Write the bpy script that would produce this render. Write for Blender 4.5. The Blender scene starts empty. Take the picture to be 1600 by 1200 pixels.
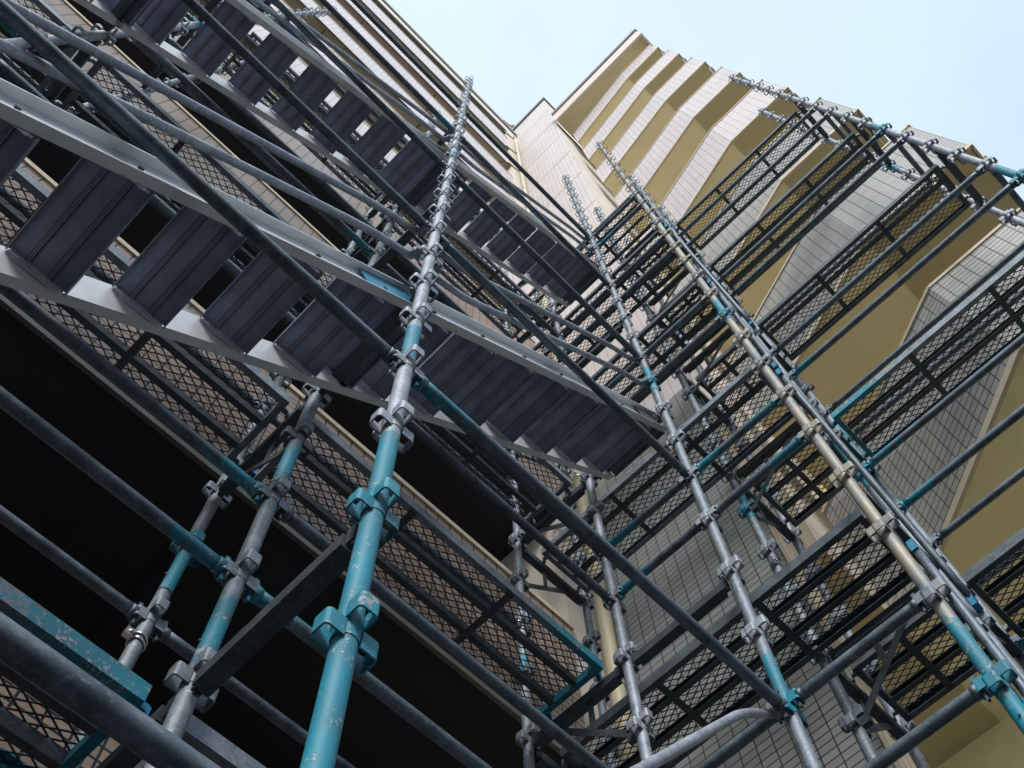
import bpy, math, random
from mathutils import Matrix, Vector
random.seed(7)
C = bpy.context.scene.collection
ZC = 1.7          # height of the lens above the ground

# ------------------------------------------------------------------ mesh helper
class MB:
    def __init__(s):
        s.v=[]; s.f=[]; s.m=[]; s.uv=[]; s.p=[]; s.sm=[]
    def face(s, pts, uv=None, mi=0, paint=0.0, smooth=False):
        b=len(s.v); s.v += [tuple(p) for p in pts]
        s.p += [paint]*len(pts)
        s.f.append(tuple(range(b,b+len(pts)))); s.m.append(mi); s.sm.append(smooth)
        s.uv.append(uv if uv else [(0,0)]*len(pts))
    def poly(s, v, f, mi=0, paint=0.0, smooth=False):
        b=len(s.v); s.v += [tuple(p) for p in v]; s.p += [paint]*len(v)
        for q in f:
            s.f.append(tuple(b+i for i in q)); s.m.append(mi); s.sm.append(smooth)
            s.uv.append([(0,0)]*len(q))
    def box(s, c, h, ax=None, mi=0, paint=0.0):
        """c centre, h half sizes, ax = three axes"""
        ax = ax or (Vector((1,0,0)),Vector((0,1,0)),Vector((0,0,1)))
        c=Vector(c); v=[]
        for i in (-1,1):
            for j in (-1,1):
                for k in (-1,1):
                    v.append(c+ax[0]*(h[0]*i)+ax[1]*(h[1]*j)+ax[2]*(h[2]*k))
        s.poly(v,[(0,1,3,2),(4,6,7,5),(0,4,5,1),(2,3,7,6),(0,2,6,4),(1,5,7,3)],mi,paint)
    def bar(s, a, b, w, t, up=(0,0,1), mi=0, paint=0.0):
        a=Vector(a); b=Vector(b); d=(b-a); L=d.length; d.normalize()
        up=Vector(up); side=d.cross(up)
        if side.length<1e-4: side=d.cross(Vector((1,0,0)))
        side.normalize(); n=side.cross(d)
        s.box((a+b)/2,(L/2,w/2,t/2),(d,side,n),mi,paint)
    def tube(s, path, r, seg=14, paint=None, caps=True, mi=0):
        """path: list of points (and paint value per point)"""
        P=[Vector(p) for p in path]; n=len(P); rings=[]
        d0=(P[1]-P[0]).normalized()
        u=d0.cross(Vector((0,0,1)))
        if u.length<1e-3: u=d0.cross(Vector((0,1,0)))
        u.normalize(); base=len(s.v)
        for i in range(n):
            if i==0: t=P[1]-P[0]
            elif i==n-1: t=P[-1]-P[-2]
            else: t=(P[i+1]-P[i]).normalized()+(P[i]-P[i-1]).normalized()
            t.normalize(); u=(u-t*u.dot(t)).normalized(); w=t.cross(u)
            rr = r[i] if isinstance(r,(list,tuple)) else r
            for k in range(seg):
                a=2*math.pi*k/seg
                s.v.append(tuple(P[i]+u*(math.cos(a)*rr)+w*(math.sin(a)*rr)))
                s.p.append(paint[i] if paint else 0.0)
        for i in range(n-1):
            for k in range(seg):
                k2=(k+1)%seg
                s.f.append((base+i*seg+k,base+i*seg+k2,base+(i+1)*seg+k2,base+(i+1)*seg+k))
                s.m.append(mi); s.sm.append(True); s.uv.append([(0,0)]*4)
        if caps:
            for i,rev in ((0,True),(n-1,False)):
                q=[base+i*seg+k for k in range(seg)]
                if rev: q.reverse()
                s.f.append(tuple(q)); s.m.append(mi); s.sm.append(False); s.uv.append([(0,0)]*seg)
    def mesh(s, name, mats, double=False):
        me=bpy.data.meshes.new(name); me.from_pydata(s.v,[],s.f)
        for m in (mats if isinstance(mats,(list,tuple)) else [mats]): me.materials.append(m)
        me.polygons.foreach_set('material_index',s.m)
        me.polygons.foreach_set('use_smooth',s.sm)
        a=me.attributes.new('paint','FLOAT','POINT'); a.data.foreach_set('value',s.p)
        l=me.uv_layers.new(name='UVMap')
        flat=[c for q in s.uv for uv in q for c in uv]
        l.data.foreach_set('uv',flat)
        me.update()
        return me

def link(name, data, parent=None, loc=(0,0,0), rot=(0,0,0)):
    o=bpy.data.objects.new(name,data); C.objects.link(o)
    o.location=loc; o.rotation_euler=rot
    if parent: o.parent=parent
    return o
def tag(o,label=None,cat=None,group=None,kind=None):
    if label: o['label']=label
    if cat: o['category']=cat
    if group: o['group']=group
    if kind: o['kind']=kind
    return o
def empty(name, loc, label, cat, group=None, rz=0):
    o=link(name,None,None,loc,(0,0,rz)); o.empty_display_size=.1
    return tag(o,label,cat,group)

# ------------------------------------------------------------------ materials
def newmat(name):
    m=bpy.data.materials.new(name); m.use_nodes=True; nt=m.node_tree
    for n in list(nt.nodes): nt.nodes.remove(n)
    out=nt.nodes.new('ShaderNodeOutputMaterial'); b=nt.nodes.new('ShaderNodeBsdfPrincipled')
    nt.links.new(b.outputs[0],out.inputs[0]); return m,nt,b
def N(nt,t,**k):
    n=nt.nodes.new(t)
    for a,v in k.items():
        if a.startswith('i_'): n.inputs[a[2:].replace('_',' ')].default_value=v
        else: setattr(n,a,v)
    return n
def noise(nt,vec,scale,detail=4,rough=.6):
    n=N(nt,'ShaderNodeTexNoise'); n.inputs['Scale'].default_value=scale
    n.inputs['Detail'].default_value=detail; n.inputs['Roughness'].default_value=rough
    nt.links.new(vec,n.inputs['Vector']); return n.outputs['Fac']
def ramp(nt,fac,a,b,c0=(0,0,0,1),c1=(1,1,1,1)):
    r=N(nt,'ShaderNodeValToRGB'); r.color_ramp.elements[0].position=a; r.color_ramp.elements[1].position=b
    r.color_ramp.elements[0].color=c0; r.color_ramp.elements[1].color=c1
    nt.links.new(fac,r.inputs[0]); return r.outputs[0]
def mix(nt,fac,a,b,blend='MIX'):
    m=N(nt,'ShaderNodeMix',data_type='RGBA',blend_type=blend)
    for s,v in ((0,fac),(6,a),(7,b)):
        if isinstance(v,(int,float,tuple)): m.inputs[s].default_value=v
        else: nt.links.new(v,m.inputs[s])
    return m.outputs[2]
def math_(nt,op,a,b=None,c=None):
    m=N(nt,'ShaderNodeMath',operation=op)
    for i,v in enumerate((a,b,c)):
        if v is None: continue
        if isinstance(v,(int,float)): m.inputs[i].default_value=v
        else: nt.links.new(v,m.inputs[i])
    return m.outputs[0]
def c4(c): return (c[0],c[1],c[2],1)

def steel(name, base=(.25,.29,.34), dark=(.12,.15,.18), blue=(.004,.205,.31), rough=.56, metal=.40, splash=None):
    m,nt,b=newmat(name)
    tc=N(nt,'ShaderNodeTexCoord').outputs['Object']
    geo=N(nt,'ShaderNodeNewGeometry').outputs['Position']
    n1=noise(nt,geo,14,6,.65); n2=noise(nt,geo,90,3,.7); n3=noise(nt,geo,5,3,.5)
    col=mix(nt,ramp(nt,n1,.35,.68),c4(dark),c4(base))
    col=mix(nt,ramp(nt,n2,.55,.75),col,c4(tuple(min(1,x*1.5) for x in base)))
    if splash:
        col=mix(nt,ramp(nt,n3,.36,.55),col,c4(splash))
    at=N(nt,'ShaderNodeAttribute',attribute_name='paint').outputs['Fac']
    nn=noise(nt,geo,26,6,.7)
    pf=math_(nt,'ADD',at,math_(nt,'MULTIPLY',math_(nt,'SUBTRACT',nn,.5),1.5))
    pf=ramp(nt,pf,.46,.56)
    pf=math_(nt,'MULTIPLY',pf,math_(nt,'GREATER_THAN',at,.02))
    bl=mix(nt,ramp(nt,n1,.4,.7),c4(blue),c4((blue[0]+.02,blue[1]*1.35,blue[2]*1.2)))
    chip=ramp(nt,math_(nt,'ADD',math_(nt,'MULTIPLY',n2,.55),math_(nt,'MULTIPLY',n1,.45)),.57,.61)
    bl=mix(nt,ramp(nt,noise(nt,geo,7,5,.6),.42,.7),bl,c4((.03,.13,.19)))
    bl=mix(nt,chip,bl,c4((.33,.34,.37)))
    col=mix(nt,pf,col,bl)
    nt.links.new(col,b.inputs['Base Color'])
    mt=math_(nt,'MULTIPLY',math_(nt,'SUBTRACT',1.0,pf),metal)
    nt.links.new(mt,b.inputs['Metallic'])
    rr=math_(nt,'ADD',rough-.1,math_(nt,'MULTIPLY',n1,.3)); nt.links.new(rr,b.inputs['Roughness'])
    bp=N(nt,'ShaderNodeBump'); bp.inputs['Strength'].default_value=.25; bp.inputs['Distance'].default_value=.003
    nt.links.new(n2,bp.inputs['Height']); nt.links.new(bp.outputs[0],b.inputs['Normal'])
    return m
def plain(name,col,rough=.7,var=.15,scale=3,metal=0,bump=.0,bscale=60):
    m,nt,b=newmat(name); geo=N(nt,'ShaderNodeNewGeometry').outputs['Position']
    n=noise(nt,geo,scale,6,.6)
    a=tuple(x*(1-var) for x in col); d=tuple(min(1,x*(1+var)) for x in col)
    c=mix(nt,ramp(nt,n,.3,.7),c4(a),c4(d))
    nt.links.new(c,b.inputs['Base Color']); b.inputs['Roughness'].default_value=rough; b.inputs['Metallic'].default_value=metal
    if bump:
        bp=N(nt,'ShaderNodeBump'); bp.inputs['Strength'].default_value=bump; bp.inputs['Distance'].default_value=.004
        nt.links.new(noise(nt,geo,bscale,3,.7),bp.inputs['Height']); nt.links.new(bp.outputs[0],b.inputs['Normal'])
    return m
def tile(name,c1,c2,joint,jw=.0035,bw=.107,rh=.0585,rough=.35,vjoint=None):
    m,nt,b=newmat(name); uv=N(nt,'ShaderNodeUVMap').outputs[0]
    br=N(nt,'ShaderNodeTexBrick'); br.offset=0; br.squash=1
    br.inputs['Color1'].default_value=c4(c1); br.inputs['Color2'].default_value=c4(c2); br.inputs['Mortar'].default_value=c4(joint)
    br.inputs['Scale'].default_value=1; br.inputs['Mortar Size'].default_value=jw; br.inputs['Mortar Smooth'].default_value=.1
    br.inputs['Bias'].default_value=0; br.inputs['Brick Width'].default_value=bw; br.inputs['Row Height'].default_value=rh
    nt.links.new(uv,br.inputs['Vector'])
    geo=N(nt,'ShaderNodeNewGeometry').outputs['Position']
    n=noise(nt,geo,.9,5,.6)
    col=mix(nt,ramp(nt,n,.3,.75),br.outputs['Color'],mix(nt,1.0,br.outputs['Color'],(.84,.84,.86,1),'MULTIPLY'))
    if vjoint:   # wide joints between the prefabricated panels
        sx=N(nt,'ShaderNodeSeparateXYZ'); nt.links.new(uv,sx.inputs[0])
        fr=math_(nt,'FRACT',math_(nt,'DIVIDE',sx.outputs[0],vjoint))
        col=mix(nt,math_(nt,'LESS_THAN',fr,.012/vjoint),col,c4(joint))
    nt.links.new(col,b.inputs['Base Color']); b.inputs['Roughness'].default_value=rough
    bp=N(nt,'ShaderNodeBump'); bp.inputs['Strength'].default_value=.5; bp.inputs['Distance'].default_value=.004; bp.invert=True
    nt.links.new(br.outputs['Fac'],bp.inputs['Height']); nt.links.new(bp.outputs[0],b.inputs['Normal'])
    return m

M={}
M['steel']=steel('galvanised_steel')
M['steel_pale']=steel('pale_galvanised_steel',base=(.36,.39,.45),dark=(.17,.20,.25))
M['steel_dirty']=steel('cement_stained_steel',base=(.26,.28,.32),splash=(.30,.285,.24),metal=.35)
M['ledger']=steel('weathered_ledger_steel',base=(.145,.185,.23),dark=(.055,.075,.10),rough=.46)
M['deck']=steel('deck_steel',base=(.08,.10,.12),dark=(.035,.045,.055),rough=.5)
M['framedark']=steel('dark_deck_frame_steel',base=(.11,.14,.16),dark=(.05,.065,.08),rough=.5)
M['wire']=plain('expanded_metal',(.06,.07,.08),.5,.2,20,.4)
M['alu']=plain('brushed_aluminium',(.60,.63,.67),.42,.10,12,.3)
M['tread']=plain('tread_aluminium',(.24,.27,.35),.5,.25,9,.3)
M['clamp']=plain('bright_zinc',(.65,.66,.68),.25,.1,30,.9)
M['bluep']=plain('blue_paint',(.01,.20,.36),.45,.2,25)
M['rope']=plain('blue_rope',(.02,.16,.30),.8,.3,80)
M['tan']=tile('tan_tile_shaded',(.38,.285,.23),(.31,.225,.18),(.012,.010,.009),jw=.0055,vjoint=None)  # shade of the lower storeys put into a browner copy of the upper tile
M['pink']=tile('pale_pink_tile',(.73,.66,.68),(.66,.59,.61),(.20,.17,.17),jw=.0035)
M['grey']=tile('pale_grey_tile',(.52,.52,.50),(.44,.44,.42),(.05,.05,.05),jw=.0042)
M['greylow']=tile('tower_tile_shaded',(.30,.32,.31),(.245,.265,.255),(.03,.03,.03),jw=.0042)  # shade behind the decks put into a darker copy of the tower tile
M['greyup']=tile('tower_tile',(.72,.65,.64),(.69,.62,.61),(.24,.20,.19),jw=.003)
M['cream']=plain('cream_render',(.62,.54,.42),.85,.1,2,0,.3)
M['pinkrender']=plain('pinkish_render',(.64,.58,.53),.85,.08,1.5,0,.2)
M['yellow']=plain('soffit_yellow',(.95,.82,.50),.9,.06,1.2,0,.5,90)
M['olive']=plain('soffit_olive',(.56,.47,.26),.9,.07,1.2,0,.5,90)
M['soffit_low']=plain('shaded_soffit',(.035,.038,.042),.8,.12,1.5)  # shade of the low balconies painted in as a near-black soffit copy
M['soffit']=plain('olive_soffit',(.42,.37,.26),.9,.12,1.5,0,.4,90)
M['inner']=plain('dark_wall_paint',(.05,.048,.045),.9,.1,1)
M['glass']=plain('dark_window_glass',(.02,.025,.03),.08,.1,1)
M['frame']=plain('bronze_frame',(.06,.05,.04),.4,.1,5,.5)
M['flash']=plain('metal_flashing',(.16,.16,.14),.5,.15,4,.3)
M['pvc']=plain('cream_pipe_paint',(.48,.43,.30),.5,.08,3)
M['asphalt']=plain('asphalt',(.03,.03,.033),.9,.25,6,0,.6,120)
M['pave']=plain('pale_bounce_ground',(.44,.44,.44),.9,.15,.5,0,.3)
M['conc']=plain('concrete_base',(.25,.24,.22),.9,.15,4,0,.4)
def grooved():
    m,nt,b=newmat('grooved_siding'); uv=N(nt,'ShaderNodeUVMap').outputs[0]
    sx=N(nt,'ShaderNodeSeparateXYZ'); nt.links.new(uv,sx.inputs[0])
    fr=math_(nt,'FRACT',math_(nt,'DIVIDE',sx.outputs[0],.085)); g=math_(nt,'LESS_THAN',fr,.1)
    col=mix(nt,g,(.40,.35,.27,1),(.08,.07,.05,1)); nt.links.new(col,b.inputs['Base Color']); b.inputs['Roughness'].default_value=.8
    bp=N(nt,'ShaderNodeBump'); bp.inputs['Distance'].default_value=.006; bp.invert=True
    nt.links.new(g,bp.inputs['Height']); nt.links.new(bp.outputs[0],b.inputs['Normal']); return m
M['groove']=grooved()

# ------------------------------------------------------------------ scaffold grid
def Z(h): return h+ZC
LV=[1.93+1.8*j for j in range(6)]           # deck levels above the lens
XS={'w':-3.05,'l':-1.25,'s':.55,'m':2.34,'n':2.95,'o':3.55}
R_ST=.0245; R_LG=.0215
LVN=['lowest','second','third','fourth','fifth','sixth']

# a four-way wedge pocket node: U-plates welded round the pipe
def pocket_mesh():
    b=MB(); w=.0185; t=.0042; d=.037; hh=.023
    for (ux,uy,dz) in ((1,0,0),(-1,0,0),(0,1,.05),(0,-1,.05)):
        u=Vector((ux,uy,0)); s=Vector((-uy,ux,0)); z=Vector((0,0,1))
        r0=R_ST-.006; cr=.006
        def path(o):      # folded plate outline, offset o outwards
            P=[(r0,-w-o)]
            for i in range(5):
                a=-math.pi/2+i*math.pi/8; P.append((r0+d-cr+math.cos(a)*(cr+o),-w+cr+math.sin(a)*(cr+o)))
            for i in range(5):
                a=i*math.pi/8; P.append((r0+d-cr+math.cos(a)*(cr+o),w-cr+math.sin(a)*(cr+o)))
            P.append((r0,w+o)); return P
        A,B=path(0),path(t)
        for i in range(len(A)-1):
            v=[]
            for q in (-hh,hh):
                for p in (A[i],A[i+1],B[i+1],B[i]): v.append(u*p[0]+s*p[1]+z*(dz+q))
            b.poly(v,[(0,1,2,3),(7,6,5,4),(1,0,4,5),(3,2,6,7)])
    # weld collars
    b.tube([(0,0,-.012),(0,0,.062)],R_ST+.0022,14,caps=False)
    return b
POCK=pocket_mesh()
pocket_me={k:POCK.mesh('wedge_pocket_'+k,M[m]) for k,m in (('steel','steel'),('pale','steel_pale'),('dirty','steel_dirty'))}
pb=pocket_mesh(); pb.p=[1.0]*len(pb.v); pocket_blue=pb.mesh('wedge_pocket_blue',M['steel'])

def standard(x,y,label,mat='steel',top=13.72,blues=(),bottom=-ZC+.06,pk='steel'):
    t=empty('scaffold_standard',(x,y,0),label,'scaffold pole','upright scaffold poles')
    b=MB()
    zs=set([bottom,top]); z=bottom
    while z<top: zs.add(round(z,3)); z+=.09
    for a,c in blues: zs.add(a); zs.add(a+.004); zs.add(c)
    zs=sorted(zs); path=[];pt=[]
    for z in zs:
        v=0
        for a,c in blues:
            if a<z<c: v=max(v,min(1.0,.25+ (c-z)/.22)) if z>c-.22 else 1.0
        path.append((0,0,Z(z))); pt.append(v)
    b.tube(path,R_ST,18,pt)
    link('pole',b.mesh('pole',M[mat]),t)
    # sleeve joints: a slightly wider collar and locking pins
    for a,c in blues:
        s=MB(); s.tube([(0,0,Z(a)-.003),(0,0,Z(a)+.004)],R_ST+.0016,18)
        s.tube([(-R_ST-.006,0,Z(a)+.10),(R_ST+.006,0,Z(a)+.10)],.004,8)
        link('sleeve_joint',s.mesh('sleeve_joint',M['deck']),t)
    s=MB(); s.tube([(0,0,Z(top)),(0,0,Z(top)+.16)],.018,12); link('spigot',s.mesh('spigot',M['steel_pale']),t)
    s=MB(); s.box((0,0,.004),(.07,.07,.004)); s.tube([(0,0,.008),(0,0,.30)],.016,12); s.tube([(0,0,.11),(0,0,.14)],.035,8)
    link('jack_base',s.mesh('jack_base',M['steel_pale']),t)
    k=-6
    while True:
        z=1.48+.45*k
        if z>top-.05: break
        if z>bottom+.1:
            isb=any(a-.02<z<c-.03 for a,c in blues)
            link('wedge_pocket',pocket_blue if isb else pocket_me[pk],t,(0,0,Z(z)))
        k+=1
    return t

STD=[
 ('s',.91,'thick blue and grey scaffold pole rising through the left centre, nearest of all','steel_pale','pale',[(.2,2.38),(2.86,3.27),(6.9,7.25)]),
 ('s',1.52,'grey scaffold pole with blue bands just left of the nearest thick pole','steel','steel',[(1.98,2.33),(2.93,3.28),(4.95,5.3)]),
 ('s',2.13,'short-looking grey pole with silver clamp, closest to the dark left balconies','steel','steel',[(3.0,3.36),(6.6,6.9)]),
 ('m',.91,'grey scaffold pole at centre right where the stair flights end','steel','pale',[(2.83,3.22),(5.85,6.3),(9.6,9.9)]),
 ('m',1.52,'mottled grey pole behind the stair end, beside the long tan mesh deck','steel_pale','pale',[(7.6,7.9)]),
 ('m',2.13,'thin pale pole against the tan balcony wall near the inner corner','steel_pale','steel',[(4.2,4.4)]),
 ('m',.29,'cream stained pole running to the lower right corner, frontmost of its bunch','steel_dirty','dirty',[(2.15,2.78),(5.9,6.35)]),
 ('n',.91,'grey pole with blue patches between the tiled tower edge and mesh decks','steel','steel',[(2.3,2.95),(5.0,5.35)]),
 ('n',.29,'grey blue pole alongside the cream stained pole, holding the long right ledgers','steel','steel',[(2.35,3.0),(4.5,5.1)]),
 ('o',.29,'thin grey pole at the right edge of the bunch, beside the yellow soffit','steel','steel',[(5.75,6.3),(2.6,2.9)]),
 ('n',2.13,'dark pole standing close in front of the cream drainpipe','steel','steel',[(7,7.3)]),
 ('o',.91,'thin silver pole seen through mesh in front of the grooved siding','steel_pale','pale',[(6.1,6.4)]),
 ('n',-1.51,'long grey pole crossing the sky at upper right, blue in its lower half','steel_pale','pale',[(5.6,6.4),(8.2,8.6)]),
 ('o',-1.51,'thinner pole below and parallel to the one crossing the sky','steel_pale','pale',[(5.4,5.8),(8.9,9.2)]),
 ('l',.91,'outer pole of the left stair bay, out beyond the upper left corner','steel','steel',[(3,3.4)]),
 ('l',1.52,'grey pole crossing the upper left corner behind the curved handrails','steel_pale','pale',[(7.2,7.5)]),
 ('l',2.13,'far left pole ending in a silver cluster by the left balcony wall','steel','steel',[(5.6,5.9)]),
]
for k,y,lab,mat,pk,bl in STD: standard(XS[k],y,lab,mat,blues=bl,pk=pk)
for y,l in ((1.52,'outer'),(2.13,'inner')):
    standard(XS['w'],y,f'{l} pole of the far left deck bay, beyond the upper left edge','steel')

# ------------------------------------------------------------------ ledgers (wedge-ended pipes)
def ledger_mesh(L,kind):
    """pipe along +X of length L between pocket centres; children built separately"""
    b=MB(); a=.062; n=30; path=[];pt=[]
    for i in range(n+1):
        x=a+(L-2*a)*i/n; path.append((x,0,0))
        v=0
        if kind in(1,3) and x<.36: v=max(.15,1.1-x/.36)
        if kind in(2,3) and x>L-.36: v=max(.15,1.1-(L-x)/.36)
        pt.append(v)
    b.tube(path,R_LG,16,pt)
    return b.mesh('ledger_pipe',M['ledger'])
def head_mesh(pv):
    h=MB()
    h.tube([(.052,0,0),(.074,0,0)],R_LG+.003,14,[pv,pv])
    h.box((.058,0,0),(.020,.012,.018),paint=pv)
    h.box((.050,0,.016),(.007,.009,.035),paint=pv)
    h.box((.046,0,-.02),(.004,.007,.032),paint=pv)
    return h.mesh('wedge_head',M['ledger'])
HEAD=[head_mesh(0.0),head_mesh(1.0)]
LM={}
def ledger(a,b,label,cat='ledger pipe',group='horizontal scaffold pipes',kind=None):
    a=Vector(a); b=Vector(b); L=round((b-a).length,3)
    if kind is None: kind=random.choice((0,0,0,1,0,0,2,0,0))
    if (L,kind) not in LM: LM[(L,kind)]=ledger_mesh(L,kind)
    p=LM[(L,kind)]
    d=b-a; rz=math.atan2(d.y,d.x)
    t=empty('ledger_pipe',(a.x,a.y,Z(a.z)),label,cat,group,rz)
    link('pipe',p,t); link('wedge_head',HEAD[kind in (1,3)],t); link('wedge_head',HEAD[kind in (2,3)],t,(L,0,0),(0,0,math.pi)); return t

BX=[('w','l','far left bay'),('l','s','bay left of the nearest pole'),('s','m','bay right of the nearest pole')]
# outer stair side
for a,b_,bn in BX[1:]:
    for j in range(5):
        ledger((XS[a],.91,2.83+1.8*j),(XS[b_],.91,2.83+1.8*j),
            f'{LVN[j]} dark guard pipe on the outer stair side, {bn}',
            kind={('l',0):0,('s',0):1}.get((a,j)))
ledger((XS['s'],.91,1.03),(XS['m'],.91,1.03),'grey pipe starting low on the nearest blue pole toward the bottom edge')
ledger((XS['l'],.91,1.03),(XS['s'],.91,1.03),'very thick-looking grey pipe crossing the bottom left corner',kind=0)
for a,b_,bn in BX:
    for j in range(5):
        for q,(dz,nm) in enumerate(((.45,'knee-height'),(.9,'waist-height'))):
            ledger((XS[a],1.52,LV[j]+dz),(XS[b_],1.52,LV[j]+dz),
              f'{nm} rail outside the {LVN[j]} tan-side mesh deck, {bn}',
              kind={('l',0,0):2,('s',0,0):1,('l',0,1):2}.get((a,j,q)))
        if j in (1,2): ledger((XS[a],2.13,LV[j]+.45),(XS[b_],2.13,LV[j]+.45),
              f'lower wall-side rail above the {LVN[j]} tan-side mesh deck, {bn}')
        ledger((XS[a],2.13,LV[j]+.9),(XS[b_],2.13,LV[j]+.9),
              f'wall-side rail above the {LVN[j]} tan-side mesh deck, {bn}')
# right hand scaffold, along Y
for j in range(5):
    for q,(dz,nm) in enumerate(((.45,'knee-height'),(.9,'waist-height'))):
        z=LV[j]+dz
        for k,rn in (('n','outer'),('o','wall-side')):
            ledger((XS[k],-1.51,z+.05),(XS[k],.29,z+.05),f'long {rn} {nm} rail above the {LVN[j]} right-hand mesh deck',kind={('n',0,1):2,('n',1,1):2,('n',1,0):2,('n',0,0):0,('n',2,0):2,('o',1,0):1}.get((k,j,q)))
        ledger((XS['m'],.29,z+.05),(XS['m'],.91,z+.05),f'{LVN[j]} short {nm} pipe from the stained pole to the stair end pole',kind={(1,0):1,(1,1):3}.get((j,q)))
        ledger((XS['m'],.91,z+.05),(XS['m'],1.52,z+.05),f'{LVN[j]} short {nm} pipe closing the stair end beside the mottled pole',kind={(1,0):2}.get((j,q)))
        ledger((XS['n'],-1.51,z),(XS['o'],-1.51,z),f'short {nm} end pipe joining the two sky-crossing poles, {LVN[j]} level')

# ------------------------------------------------------------------ transoms with brackets (carry the decks)
def transom_mesh(L,brace):
    b=MB(); b.box((L/2,0,-.03),(L/2-.062,.024,.024))
    b.box((L/2,0,-.001),(L/2-.11,.016,.004))
    h=MB()
    h.box((.052,0,-.01),(.014,.013,.03)); h.box((.044,0,.0),(.004,.008,.05))
    g=None
    if brace:
        g=MB(); g.bar((.035,0,-.42),(L*.72,0,-.055),.006,.034,(0,0,1)); g.bar((L*.38,0,-.245),(L*.38,0,-.05),.006,.03,(1,0,0))
        g.box((.045,0,-.42),(.02,.014,.035))
    return b.mesh('transom_beam',M['deck']),h.mesh('wedge_head',M['deck']),(g.mesh('strut',M['deck']) if g else None)
TM={}
def transom(a,b,label,brace=True):
    a=Vector(a); b=Vector(b); L=round((b-a).length,3); k=(L,brace)
    if k not in TM: TM[k]=transom_mesh(L,brace)
    d=b-a; t=empty('deck_bracket',(a.x,a.y,Z(a.z)),label,'deck bracket','brackets under the mesh decks',math.atan2(d.y,d.x))
    link('beam',TM[k][0],t); link('wedge_head',TM[k][1],t); link('wedge_head',TM[k][1],t,(L,0,0),(0,0,math.pi))
    if brace: link('strut',TM[k][2],t)
NX={'w':'far left','l':'left','s':'nearest-pole','m':'stair-end'}
for j in range(6):
    z=LV[j]-.02
    for k in ('w','l','s','m'):
        transom((XS[k],1.52,z),(XS[k],2.13,z),f'{LVN[j]} dark bracket under the tan-side deck at the {NX[k]} poles',brace=(k!='w'))
    for k in ('l','s','m'):
        if j<5: transom((XS[k],.91,z),(XS[k],1.52,z),f'{LVN[j]} dark cross beam carrying the stair end at the {NX[k]} poles',brace=False)
    transom((XS['m'],.29,z),(XS['n'],.29,z),f'{LVN[j]} bracket between the stained pole and its grey blue neighbour')
    transom((XS['n'],.29,z),(XS['o'],.29,z),f'{LVN[j]} bracket at the near end of the right-hand mesh deck')
    transom((XS['n'],.91,z),(XS['o'],.91,z),f'{LVN[j]} bracket under the short deck by the grooved siding')
    transom((XS['m'],2.13,z),(XS['n'],2.13,z),f'{LVN[j]} bracket beside the cream drainpipe')
    transom((XS['n'],.91,z),(XS['n'],.29,z),f'{LVN[j]} bracket with slanting strut left of the cream stained pole')
    transom((XS['n'],-1.51,z),(XS['o'],-1.51,z),f'{LVN[j]} bracket at the far end by the sky-crossing pole',brace=(j%2==0))

# ------------------------------------------------------------------ mesh decks
def deck_meshes(L,W=.405):
    fr=MB(); e=.0
    ns=max(1,round(L/.12)); sl=L/ns
    for y in (-W/2,W/2):      # side channels
        s=1 if y<0 else -1
        for i in range(ns):
            x=(i+.5)*sl
            fr.box((x,y,-.0),(sl/2,.0022,.028)); fr.box((x,y+s*.014,-.027),(sl/2,.014,.002)); fr.box((x,y+s*.012,.027),(sl/2,.012,.002))
    for x in (.014,L-.014): fr.box((x,0,-.004),(.014,W/2-.003,.023))
    rb=MB()
    rb.box((L/2,0,-.006),(L/2-.03,.0016,.022)); rb.box((L/2,.012,-.029),(L/2-.03,.014,.0018)); rb.box((L/2,.010,.012),(L/2-.03,.010,.0018))
    cb=MB(); cb.box((0,0,-.031),(.017,W/2-.004,.002))
    me=MB(); lx=.062; wy=.033; z=.017; t=.0027; h=.0045
    nx=int((L-.04)/lx); ny=int((W-.01)/wy); lx=(L-.04)/nx; wy=(W-.01)/ny
    def strand(a,b):
        d=Vector((b[0]-a[0],b[1]-a[1],0)).normalized(); s=Vector((-d.y,d.x,0))*t
        A=Vector((a[0],a[1],z)); B=Vector((b[0],b[1],z)); up=Vector((0,0,h))
        v=[A+s,B+s,B-s,A-s,A+s*.4+up,B+s*.4+up,B-s*.4+up,A-s*.4+up]
        me.poly(v,[(3,2,1,0),(0,1,5,4),(2,3,7,6),(4,5,6,7)])
    for i in range(nx):
        for k in range(ny):
            x0=.02+i*lx; y0=-W/2+.005+k*wy; cx=x0+lx/2; cy=y0+wy/2
            strand((x0,cy),(cx,y0)); strand((cx,y0),(x0+lx,cy)); strand((x0,cy),(cx,y0+wy)); strand((cx,y0+wy),(x0+lx,cy))
    hk=MB()
    hk.box((-.012,0,.012),(.016,.011,.012)); hk.box((-.03,0,-.004),(.005,.011,.024)); hk.tube([(.01,0,.02),(-.03,0,.022)],.01,8)
    return fr,rb,cb,me,hk
DM={}
def get_deck(L,blue,fm):
    if (L,blue,fm) in DM: return DM[(L,blue,fm)]
    fr,rb,cb,me,hk=deck_meshes(L)
    if blue:
        # blue-painted ends of the side channels
        fr.p=[max(0.0,min(1.0,1.25-(v[0] if blue==1 else L-v[0])/.45)) for v in fr.v]
    DM[(L,blue,fm)]=(fr.mesh('deck_frame',M[fm]),rb.mesh('rib',M['deck']),cb.mesh('crossbar',M['deck']),me.mesh('deck_mesh',M['wire']),hk.mesh('hook',M['bluep'] if blue else M['steel_pale']))
    return DM[(L,blue,fm)]
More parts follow.
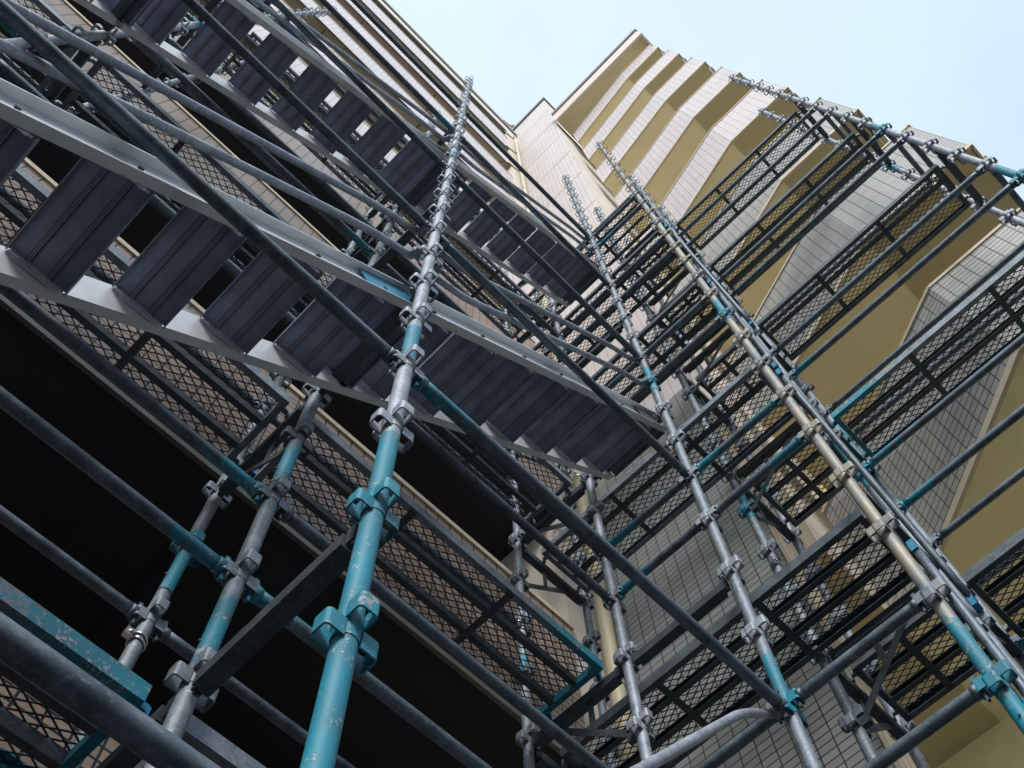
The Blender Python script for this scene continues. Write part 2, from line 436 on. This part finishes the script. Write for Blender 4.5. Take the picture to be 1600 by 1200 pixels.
def deck(x,y,z,L,rz,label,group,blue=0,fm='steel'):
    t=empty('mesh_deck',(x,y,Z(z)),label,'scaffold deck',group,rz)
    f=get_deck(L,blue,fm)
    link('frame',f[0],t); link('mesh_panel',f[3],t)
    for y in (-.07,.07): link('rib',f[1],t,(0,y,0))
    n=max(1,round(L/.6)-1)
    for i in range(n): link('crossbar',f[2],t,(L*(i+1)/(n+1),0,0))
    for y in (-.15,.15): link('hook',f[4],t,(0,y,0)); link('hook',f[4],t,(L,y,0),(0,0,math.pi))
GA='mesh decks beside the tan balcony walls'; GB='mesh decks on the right-hand scaffold'
for j in (0,1,2,4):
    for (a,b_,bn) in BX:
        x0=XS[a]+.055; L=round(XS[b_]-XS[a]-.11,3)
        deck(x0,1.815,LV[j]+.01,L,0,f'{LVN[j]} mesh walkway deck along the left balconies, {bn}',GA,blue=(2 if (a,j) in (('s',1),('l',0)) else random.choice((0,0,1))))
H=math.pi/2
for j in range(6):
    deck(2.70,.345,LV[j]+.01,1.73,H,f'{LVN[j]} mesh deck between the stair end and the tiled tower',GB,fm='steel' if j==2 else 'framedark')
    deck(3.28,.345,LV[j]+.01,.51,H,f'{LVN[j]} short mesh deck in front of the grooved siding',GB,fm='framedark')
    if j<6: deck(3.28,-1.455,LV[j]+.01,1.69,H,f'{LVN[j]} long mesh deck in front of the yellow balcony soffits',GB,blue=(2 if j==2 else 0),fm='steel' if j==2 else 'framedark')

# ------------------------------------------------------------------ stairs
def stair(x0,z0,lab,n=7):
    t=empty('stair_flight',(x0,0,Z(z0)),lab,'stair flight','aluminium stair flights')
    run=1.79; th=.13
    for y,s,nm in ((.985,-1,'stringer'),(1.39,1,'stringer')):
        b=MB(); a=Vector((-.02,y,-.05)); c=Vector((run+.02,y,run-.01)); d=(c-a).normalized()
        up=Vector((0,1,0)).cross(d); 
        if up.z<0: up=-up
        b.bar(a,c,.004,th,up)
        for sg in (-1,1):
            q=up*(sg*(th/2-.002)); off=Vector((0,s*.017,0))
            b.bar(a+q+off,c+q+off,.034,.004,up)
        b.bar(a+Vector((0,s*.003,0)),c+Vector((0,s*.003,0)),.005,.03,up)
        link(nm,b.mesh('stringer',M['alu']),t)
        # blue end shoe
        e=MB(); e.bar(c-d*.30+Vector((0,s*.012,0)),c+Vector((0,s*.012,0)),.006,th-.03,up); link('end_shoe',e.mesh('end_shoe',M['bluep'] if (s<0 and z0<2) else M['deck']),t)
        bt=MB(); bt.tube([(0,0,0),(0,s*.012,0)],.009,6); bt=bt.mesh('bolt',M['deck'])
        for i in range(n):
            p=a.lerp(c,(i+.5)/n)+Vector((0,s*.006,0)); link('bolt',bt,t,p)
    for i in range(n):
        xc=.12+.25*i; zc=xc-.03
        b=MB(); D=.095
        b.box((xc,1.187,zc),(D,.196,.0025))
        b.box((xc-D,1.187,zc-.012),(.002,.196,.016)); b.box((xc+D,1.187,zc-.012),(.002,.196,.016))
        for q in (-.035,.035):
            b.box((xc+q-.003,1.187,zc-.008),(.002,.194,.008)); b.box((xc+q+.003,1.187,zc-.008),(.002,.194,.008))
        for q in (-.07,0,.07): b.box((xc+q,1.187,zc-.004),(.026,.195,.0025))
        tr=link('tread',b.mesh('tread',M['tread']),t)
        for y,s in ((.992,1),(1.382,-1)):
            g=MB(); g.box((xc,y+s*.003,zc-.012),(D*.9,.0015,.012)); g.box((xc+.01,y-s*.001,zc-.030),(D*.7,.0015,.014))
            link('end_plate',g.mesh('end_plate',M['alu']),tr)
    b=MB(); b.box((1.79-.02,1.187,1.79-.01),(.11,.20,.003)); b.box((1.79-.12,1.187,1.77),(.003,.20,.022)); b.box((1.79+.08,1.187,1.77),(.003,.20,.022))
    link('landing_plate',b.mesh('landing_plate',M['tread']),t)
FL=[('s',.13,'lowest stair flight, mostly below the bottom edge of the photo'),
    ('l',1.93,'big aluminium stair flight with gapped treads at the left edge'),
    ('s',3.73,'stair flight of closely overlapping treads in the middle of the photo'),
    ('l',5.53,'upper aluminium stair flight seen small near the top left'),
    ('s',7.33,'highest stair flight, right of the nearest pole under the white balconies'),
    ('w',3.73,'stair flight whose top landing shows at the upper left corner')]
for k,z,l in FL: stair(XS[k],z,l)
# bent handrails
def fillet(P,n=6,r=.10):
    P=[Vector(p) for p in P]; out=[P[0]]
    for i in range(1,len(P)-1):
        a=(P[i-1]-P[i]); c=(P[i+1]-P[i]); rr=min(r,a.length*.45,c.length*.45)
        a=P[i]+a.normalized()*rr; c=P[i]+c.normalized()*rr
        for k in range(n+1):
            t=k/n; out.append(a*(1-t)**2+P[i]*2*t*(1-t)+c*t*t)
    out.append(P[-1]); return out
rn=['bottom','lower left','middle','upper left','top']
for (k,z0,_),nm in zip(FL[:5],rn):
    for dz,ln in ((.45,'lower'),(.9,'upper')):
        x0=XS[k]; y=.955; zz=z0+dz
        t=empty('stair_handrail',(0,0,0),f'{ln} bent handrail pipe of the {nm} stair flight','handrail','bent stair handrails')
        b=MB(); pts=fillet([(x0+.05,y,Z(zz+.0)),(x0+.24,y,Z(zz+.10)),(x0+1.52,y,Z(zz+1.62)),(x0+1.74,y,Z(zz+1.80))],8,.16)
        # subdivide straight parts
        P=[pts[0]]
        for q in pts[1:]:
            L=(q-P[-1]).length; m=max(1,int(L/.1)); s=P[-1].copy()
            for i in range(1,m+1): P.append(s.lerp(q,i/m))
        b.tube(P,.0158,14,[.0]*len(P)); link('pipe',b.mesh('handrail_pipe',M['steel_pale']),t)
        for x,z in ((x0+.05,zz),(x0+1.74,zz+1.8)):
            c=MB(); c.box((x,y-.01,Z(z)),(.03,.006,.022)); c.tube([(x-.02,y-.02,Z(z)),(x+.02,y-.02,Z(z))],.02,10)
            c.box((x,y-.03,Z(z)+.005),(.012,.02,.03))
            link('end_clamp',c.mesh('end_clamp',M['steel']),t)

# ------------------------------------------------------------------ odd fittings
def ring_clamp(x,y,z,label,r=R_ST):
    t=empty('pipe_clamp',(x,y,Z(z)),label,'pipe clamp','small silver pipe clamps')
    b=MB()
    for dz in (-.012,.012):
        pts=[(math.cos(a)*(r+.004),math.sin(a)*(r+.004),dz+.004*math.sin(a*2)) for a in [i*math.pi/12 for i in range(25)]]
        b.tube(pts,.0035,6,caps=False)
    b.box((-r-.018,-.012,0),(.014,.010,.018)); link('band',b.mesh('band',M['clamp']),t)
    s=MB(); s.tube([(-r-.03,-.012,0),(-r-.005,-.03,0)],.006,8); link('bolt',s.mesh('bolt',M['clamp']),t)
ring_clamp(XS['s'],2.13,2.72,'silver band clamp on the pole by the dark balcony, lower left')
ring_clamp(XS['n'],.91,4.5,'small silver clamp below a pocket beside the grooved siding')
ring_clamp(XS['m'],2.13,4.62,'silver clamp on the thin pole against the tan wall')
t=MB(); rp=[]
for i in range(60):
    a=i*.75; rp.append((XS['o']-.02+math.cos(a)*.034,.26+math.sin(a)*.034,Z(3.72)+math.sin(i*1.3)*.03-.0006*i))
t.tube(rp,.005,6); tag(link('rope_tie',t.mesh('rope_tie',M['rope'])),'knotted blue rope tied on the right pole at a deck corner','rope')
# steep slanting braces
def brace(a,b,label):
    t=empty('diagonal_brace',(0,0,0),label,'brace','slanting scaffold braces')
    m=MB(); A=Vector((a[0],a[1],Z(a[2]))); B=Vector((b[0],b[1],Z(b[2]))); m.tube([A.lerp(B,i/8) for i in range(9)],.0165,12,[0]*9); link('pipe',m.mesh('brace_pipe',M['ledger']),t)
    for p in (A,B):
        c=MB(); c.box(p,(.022,.012,.03)); link('end_clamp',c.mesh('end_clamp',M['bluep']),t)
for j in range(5):
    z=1.48+1.8*j
    brace((2.385,.245,z+1.7),(2.90,.245,z+.1) if j%2 else (2.41,.245,z+.05),f'{LVN[j]} steep thin brace beside the cream stained pole')

# ------------------------------------------------------------------ buildings
def wallquad(b,p0,p1,z0,z1,mi=0,u0=0.0,top=None,p0t=None,p1t=None):
    """vertical quad from p0 to p1 (xy); optional different plan at the top"""
    p0t=p0t or p0; p1t=p1t or p1
    L=math.hypot(p1[0]-p0[0],p1[1]-p0[1])
    b.face([(p0[0],p0[1],z0),(p1[0],p1[1],z0),(p1t[0],p1t[1],z1),(p0t[0],p0t[1],z1)],[(u0,z0),(u0+L,z0),(u0+L,z1),(u0,z1)],mi)
    return u0+L
def boxuv(b,x0,x1,y0,y1,z0,z1,mi=0):
    for p,q in (((x0,y0),(x1,y0)),((x1,y0),(x1,y1)),((x1,y1),(x0,y1)),((x0,y1),(x0,y0))):
        wallquad(b,p,q,z0,z1,mi,u0=(p[0]+p[1]))
    b.face([(x0,y0,z1),(x1,y0,z1),(x1,y1,z1),(x0,y1,z1)],[(x0,y0),(x1,y0),(x1,y1),(x0,y1)],mi)
    b.face([(x0,y1,z0),(x1,y1,z0),(x1,y0,z0),(x0,y0,z0)],[(x0,y1),(x1,y1),(x1,y0),(x0,y0)],mi)
YL=2.5; XL0=-9.0; XL1=3.26
left=empty('apartment_block',(-3,YL,0),'left block with tan tiled balcony walls below, pale pink above','building','parts of the apartment building')
left.location=(0,0,0)
for n in range(-1,9):
    zb=Z(4.53+3.08*n); pt=1.45 if n<8 else 2.3
    b=MB(); boxuv(b,XL0,XL1,YL,YL+.14,zb+.045,zb+pt-.05)
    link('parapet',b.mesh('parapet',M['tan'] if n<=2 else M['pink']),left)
    b=MB(); boxuv(b,XL0-.01,XL1+.01,YL-.012,YL+.152,zb+pt-.05,zb+pt)
    link('coping',b.mesh('coping',M['cream']),left)
    b=MB(); boxuv(b,XL0-.01,XL1+.005,YL-.006,YL+.022,zb,zb+.045); link('drip_edge',b.mesh('drip_edge',M['flash']),left)
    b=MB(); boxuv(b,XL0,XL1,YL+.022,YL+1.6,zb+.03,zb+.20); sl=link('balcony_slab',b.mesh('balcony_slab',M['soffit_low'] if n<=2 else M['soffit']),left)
    j=MB(); j.box((0,YL+.82,zb+.028),(.012,.76,.002)); j=j.mesh('slab_joint',M['frame'])
    for x in (-6.5,-4.1,-1.7,.7,3.0): link('slab_joint',j,sl,(x,0,0))
    # windows at the back of the balcony
    for x in (-6.2,-2.6,1.2):
        w=MB(); w.box((x,YL+1.58,zb+.20+1.1),(1.35,.02,1.1)); wo=link('window',w.mesh('window',M['glass']),left)
        f=MB()
        for q in (-1.35,0,1.35): f.box((x+q,YL+1.555,zb+1.31),(.03,.02,1.12))
        for q in (.22,2.40): f.box((x,YL+1.55,zb+q),(1.4,.022,.03))
        link('frame',f.mesh('window_frame',M['frame']),wo)
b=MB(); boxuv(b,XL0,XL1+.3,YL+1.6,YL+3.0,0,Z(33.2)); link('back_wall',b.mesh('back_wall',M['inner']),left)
b=MB(); boxuv(b,XL0,XL1,YL-.02,YL+3.0,Z(33.0),Z(33.25)); link('roof_slab',b.mesh('roof_slab',M['flash']),left)
b=MB(); boxuv(b,XL0,XL1+.5,YL+.0,YL+.2,Z(33.25),Z(34.4)); link('roof_parapet',b.mesh('roof_parapet',M['pinkrender']),left)
b=MB(); boxuv(b,XL0,XL1+.5,YL-.05,YL+.3,Z(34.4),Z(34.9)); link('roof_coping',b.mesh('roof_coping',M['flash']),left)
b=MB(); boxuv(b,XL1,3.62,YL+.02,YL+1.7,0,Z(33.25)); link('end_pier',b.mesh('end_pier',M['pinkrender']),left)
# tower
XT=3.75; YT0=1.08; YT1=2.9; ZT=36.4
tower=empty('stair_tower',(0,0,0),'narrow tiled tower in the inner corner with grooved side','building','parts of the apartment building')
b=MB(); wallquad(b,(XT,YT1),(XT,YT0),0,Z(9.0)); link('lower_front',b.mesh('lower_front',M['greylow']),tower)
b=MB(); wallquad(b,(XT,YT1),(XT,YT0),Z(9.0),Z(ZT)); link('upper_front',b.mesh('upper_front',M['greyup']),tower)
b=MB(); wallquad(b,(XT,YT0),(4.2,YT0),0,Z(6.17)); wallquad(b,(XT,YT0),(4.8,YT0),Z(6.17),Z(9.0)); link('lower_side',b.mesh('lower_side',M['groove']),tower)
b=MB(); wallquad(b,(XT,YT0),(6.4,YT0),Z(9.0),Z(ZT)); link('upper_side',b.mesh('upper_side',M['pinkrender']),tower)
b=MB(); boxuv(b,XT+.06,4.2,YT0+.004,YT1,0,Z(6.17)); link('lower_core',b.mesh('lower_core',M['cream']),tower)
b=MB(); boxuv(b,XT+.06,6.5,YT0+.004,YT1,Z(6.2),Z(ZT)); link('core',b.mesh('core',M['pinkrender']),tower)
b=MB(); boxuv(b,XT-.06,6.5,YT0-.06,YT1+.05,Z(ZT),Z(ZT)+.3); link('roof_coping',b.mesh('roof_coping',M['flash']),tower)
for i in range(1,9):
    s=MB(); s.box((XT-.002,(YT0+YT1)/2,Z(9.0+3.05*i)),(.004,(YT1-YT0)/2-.02,.02)); link('panel_joint',s.mesh('panel_joint',M['cream']),tower)
# right block: wavy balconies
right=empty('apartment_block',(0,0,0),'right block with wavy pale tiled balconies and yellow soffits','building','parts of the apartment building')
XE=3.94; YE=-2.14
VY=[-1.1,-1.1,-1.1,-1.1,-1.08,-1.0,-.95,-.9]
SB=[.125,.135,.15,.20,.26,.31,.39,.66]
ST=[.11,.12,.14,.18,.24,.28,.36,.52]
XB=6.3
for k in range(8):
    zb=Z(27.17-3.0*k); zt=zb+1.5; vy=VY[k]
    def plan(s,off=0.0,e=0.0):
        ye=.93
        P=[(XE+off,YE+e),(XE+off,vy),(XE+off+s*(ye-vy),ye)]
        return P
    B=plan(SB[k]); T=plan(ST[k])
    lerp=lambda t:[(b_[0]+(t_[0]-b_[0])*t,b_[1]+(t_[1]-b_[1])*t) for b_,t_ in zip(B,T)]
    e0=.07/1.5; e1=1-.04/1.5; lo=lerp(e0); hi=lerp(e1)
    p=MB(); u=0
    for i in range(2):
        u=wallquad(p,lo[i],lo[i+1],zb+.07,zt-.04,0,u,p0t=hi[i],p1t=hi[i+1])
    u=wallquad(p,lo[2],(lo[2][0]+.16,lo[2][1]+.03),zb+.07,zt-.04,0,u,p0t=hi[2],p1t=(hi[2][0]+.16,hi[2][1]+.03))
    # return face on the free end and inner face
    wallquad(p,(XE+.16,YE),(XE,YE),zb+.07,zt-.04,0,0)
    link('parapet',p.mesh('parapet',M['grey'] if k>=5 else M['pink']),right)
    for (pl,z0,z1,o,nm) in ((T,zt-.04,zt,-.012,'coping'),(B,zb,zb+.07,-.014,'drip_edge')):
        c=MB()
        for i in range(2):
            a,d=Vector((*pl[i],0)),Vector((*pl[i+1],0)); dd=(d-a).normalized(); nn=Vector((-dd.y,dd.x,0))
            if nn.x>0: nn=-nn
            q=[a-nn*o*-1,d-nn*o*-1] 
            a1=a+nn*(-o)*1; d1=d+nn*(-o)*1; th=.16 if nm=='coping' else .02; a2=a-nn*th; d2=d-nn*th
            v=[Vector((p_.x,p_.y,z)) for z in (z0,z1) for p_ in (a1,d1,d2,a2)]
            c.poly(v,[(3,2,1,0),(4,5,6,7),(0,1,5,4),(1,2,6,5),(2,3,7,6),(3,0,4,7)])
        c.box((XE+.07,YE-.004,(z0+z1)/2),(.085,.012,(z1-z0)/2))
        link(nm,c.mesh(nm,M['cream']),right)
    inn=MB()
    for i in range(2):
        wallquad(inn,(B[i+1][0]+.15,B[i+1][1]),(B[i][0]+.15,B[i][1]),zb+.22,zt-.02)
    link('inner_face',inn.mesh('inner_face',M['cream']),right)
    # soffit: yellow part behind the slanting front, darker olive part behind the straight front
    o=.014
    ys=vy
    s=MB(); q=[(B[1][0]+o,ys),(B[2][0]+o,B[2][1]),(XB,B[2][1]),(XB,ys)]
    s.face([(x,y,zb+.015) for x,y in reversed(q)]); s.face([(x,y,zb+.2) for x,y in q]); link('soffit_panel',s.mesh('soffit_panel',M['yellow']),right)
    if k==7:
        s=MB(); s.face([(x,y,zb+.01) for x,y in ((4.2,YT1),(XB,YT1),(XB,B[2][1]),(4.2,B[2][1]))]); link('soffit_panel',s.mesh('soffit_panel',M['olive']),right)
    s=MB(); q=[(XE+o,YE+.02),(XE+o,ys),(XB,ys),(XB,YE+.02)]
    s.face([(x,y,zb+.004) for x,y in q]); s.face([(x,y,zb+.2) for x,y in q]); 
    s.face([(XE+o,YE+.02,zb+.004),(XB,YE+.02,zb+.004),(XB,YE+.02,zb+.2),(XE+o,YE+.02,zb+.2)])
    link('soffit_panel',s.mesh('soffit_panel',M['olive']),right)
    s=MB(); s.box(((XE+XB)/2+.05,YE-.02,zb+.05),((XB-XE)/2-.1,.02,.06)); link('slab_edge',s.mesh('slab_edge',M['cream']),right)
    w=MB(); w.box((XB-.03,-.6,zb+1.35),(.03,1.2,1.1)); wo=link('window',w.mesh('window',M['glass']),right)
    f=MB()
    for q_ in (-1.2,0,1.2): f.box((XB-.07,-.6+q_,zb+1.35),(.02,.03,1.12))
    for q_ in (.25,2.45): f.box((XB-.07,-.6,zb+q_),(.022,1.23,.03))
    link('frame',f.mesh('window_frame',M['frame']),wo)
b=MB(); boxuv(b,XB,XB+3,YE+.1,YT1,Z(3.0),Z(30.2)); link('back_wall',b.mesh('back_wall',M['yellow']),right)
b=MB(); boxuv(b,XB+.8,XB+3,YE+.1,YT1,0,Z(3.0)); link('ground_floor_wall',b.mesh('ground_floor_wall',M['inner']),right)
# roof slab with fascia and gutter line
b=MB(); boxuv(b,3.66,XB+3,YE-.02,YT0-.07,Z(29.25),Z(30.5)); link('roof_slab',b.mesh('roof_slab',M['yellow']),right)
b=MB(); boxuv(b,3.60,3.66,YE-.08,YT0-.06,Z(29.0),Z(30.15)); boxuv(b,3.66,XB,YE-.08,YE-.02,Z(29.0),Z(30.15)); link('fascia',b.mesh('fascia',M['pinkrender']),right)
b=MB(); boxuv(b,3.56,3.70,YE-.12,YT0-.05,Z(30.15),Z(30.5)); link('gutter',b.mesh('gutter',M['flash']),right)
# downpipe
t=empty('drainpipe',(3.52,2.40,0),'cream drainpipe in the inner corner beside the tiled tower','drainpipe')
b=MB(); b.tube([(0,0,.2+i*1.2) for i in range(29)],.052,20); link('pipe',b.mesh('drain_pipe',M['pvc']),t)
for i in range(12):
    z=Z(2.46+3.0*i)
    s=MB(); s.tube([(0,0,z-.02),(0,0,z+.02)],.058,20); s.bar((0,.03,z),(0,.12,z),.03,.02); s.bar((-.05,0,z),(-.09,-.04,z),.02,.02); link('pipe_bracket',s.mesh('pipe_bracket',M['clamp']),t)
for i in range(11):   # balcony outlets feeding the pipe
    z=Z(4.3+3.08*i)
    s=MB(); s.tube([(-.40,.06,z+.10),(-.14,.04,z+.05),(-.03,.0,z-.03)],.028,12); link('drain_branch',s.mesh('drain_branch',M['pvc']),t)

# unseen block, added behind the camera to keep sun off the near ground
nb=empty('shade_block',(0,0,0),'unseen plain block added behind the camera for its shade','building')
b=MB(); boxuv(b,-24,10,-30,-15,0,13); link('wall',b.mesh('wall',M['conc']),nb)
b=MB(); boxuv(b,-24.1,10.1,-30.1,-14.9,13,13.4); link('roof',b.mesh('roof',M['flash']),nb)
# ------------------------------------------------------------------ ground, sky
b=MB(); b.face([(-300,-300,0),(300,-300,0),(300,300,0),(-300,300,0)]); tag(link('ground',b.mesh('ground',M['pave'])),kind='structure')  # unseen ground, pale so that it bounces light onto the high soffits
b=MB(); b.face([(-16,-15,.004),(12,-15,.004),(12,9,.004),(-16,9,.004)]); tag(link('dark_ground_sheet',b.mesh('dark_ground_sheet',M['asphalt'])),kind='structure')  # unseen dark sheet added to cut bounce light on the low soffits
SE,SA=38,220     # sun elevation and compass angle (degrees from +X, counter-clockwise)
w=bpy.data.worlds.new('World'); bpy.context.scene.world=w; w.use_nodes=True; nt=w.node_tree
bg=nt.nodes['Background']; sky=nt.nodes.new('ShaderNodeTexSky'); sky.sky_type='NISHITA'; sky.sun_disc=False
sky.sun_elevation=math.radians(SE); sky.sun_rotation=math.radians(90-SA); sky.air_density=1.0; sky.dust_density=3.0; sky.ozone_density=1.0
mx=nt.nodes.new('ShaderNodeMix'); mx.data_type='RGBA'; gn=N(nt,'ShaderNodeTexCoord').outputs['Generated']; nf=noise(nt,gn,1.6,5,.55)
nt.links.new(math_(nt,'ADD',.42,math_(nt,'MULTIPLY',nf,.5)),mx.inputs[0])
nt.links.new(sky.outputs[0],mx.inputs[6]); vd=N(nt,'ShaderNodeVectorMath',operation='DOT_PRODUCT'); nt.links.new(gn,vd.inputs[0]); vd.inputs[1].default_value=(.7,-.7,0)
hz=ramp(nt,math_(nt,'ADD',math_(nt,'MULTIPLY',vd.outputs['Value'],1.0),.25),.2,.85,(.80,.925,.95,1),(.62,.79,.95,1))
gm=mix(nt,1.0,hz,(10,10,10,1),'MULTIPLY'); nt.links.new(gm,mx.inputs[7])
nt.links.new(mx.outputs[2],bg.inputs[0]); bg.inputs[1].default_value=.15
L=bpy.data.lights.new('sun','SUN'); L.energy=3.1; L.angle=math.radians(20); L.color=(1,.975,.94)
lo=bpy.data.objects.new('sun',L); C.objects.link(lo)
d=Vector((math.cos(math.radians(SA))*math.cos(math.radians(SE)),math.sin(math.radians(SA))*math.cos(math.radians(SE)),math.sin(math.radians(SE))))
lo.rotation_euler=d.to_track_quat('Z','Y').to_euler()

# ------------------------------------------------------------------ camera
Rm=[[0.7079165185536774,-0.6541996444906085,-0.26622739886646213],[-0.7059646723066612,-0.6669390803437043,-0.23834039641916036],[-0.021635253957129418,0.35667224206357206,-0.9339790294902531]]
# columns: camera x, y and -z directions in the world
cam=bpy.data.cameras.new('camera'); co=bpy.data.objects.new('camera',cam); C.objects.link(co)
mw=Matrix([r+[0] for r in Rm]+[[0,0,0,1]]); mw.translation=Vector((0,0,ZC))
co.matrix_world=mw; cam.sensor_width=36; cam.lens=1594.96/1600*36; cam.clip_start=.05; cam.clip_end=1500
S=bpy.context.scene; S.camera=co
S.view_settings.view_transform='Standard'; S.view_settings.look='None'; S.view_settings.exposure=0; S.view_settings.gamma=1
S.cycles.max_bounces=6; S.cycles.diffuse_bounces=3; S.cycles.use_denoising=True
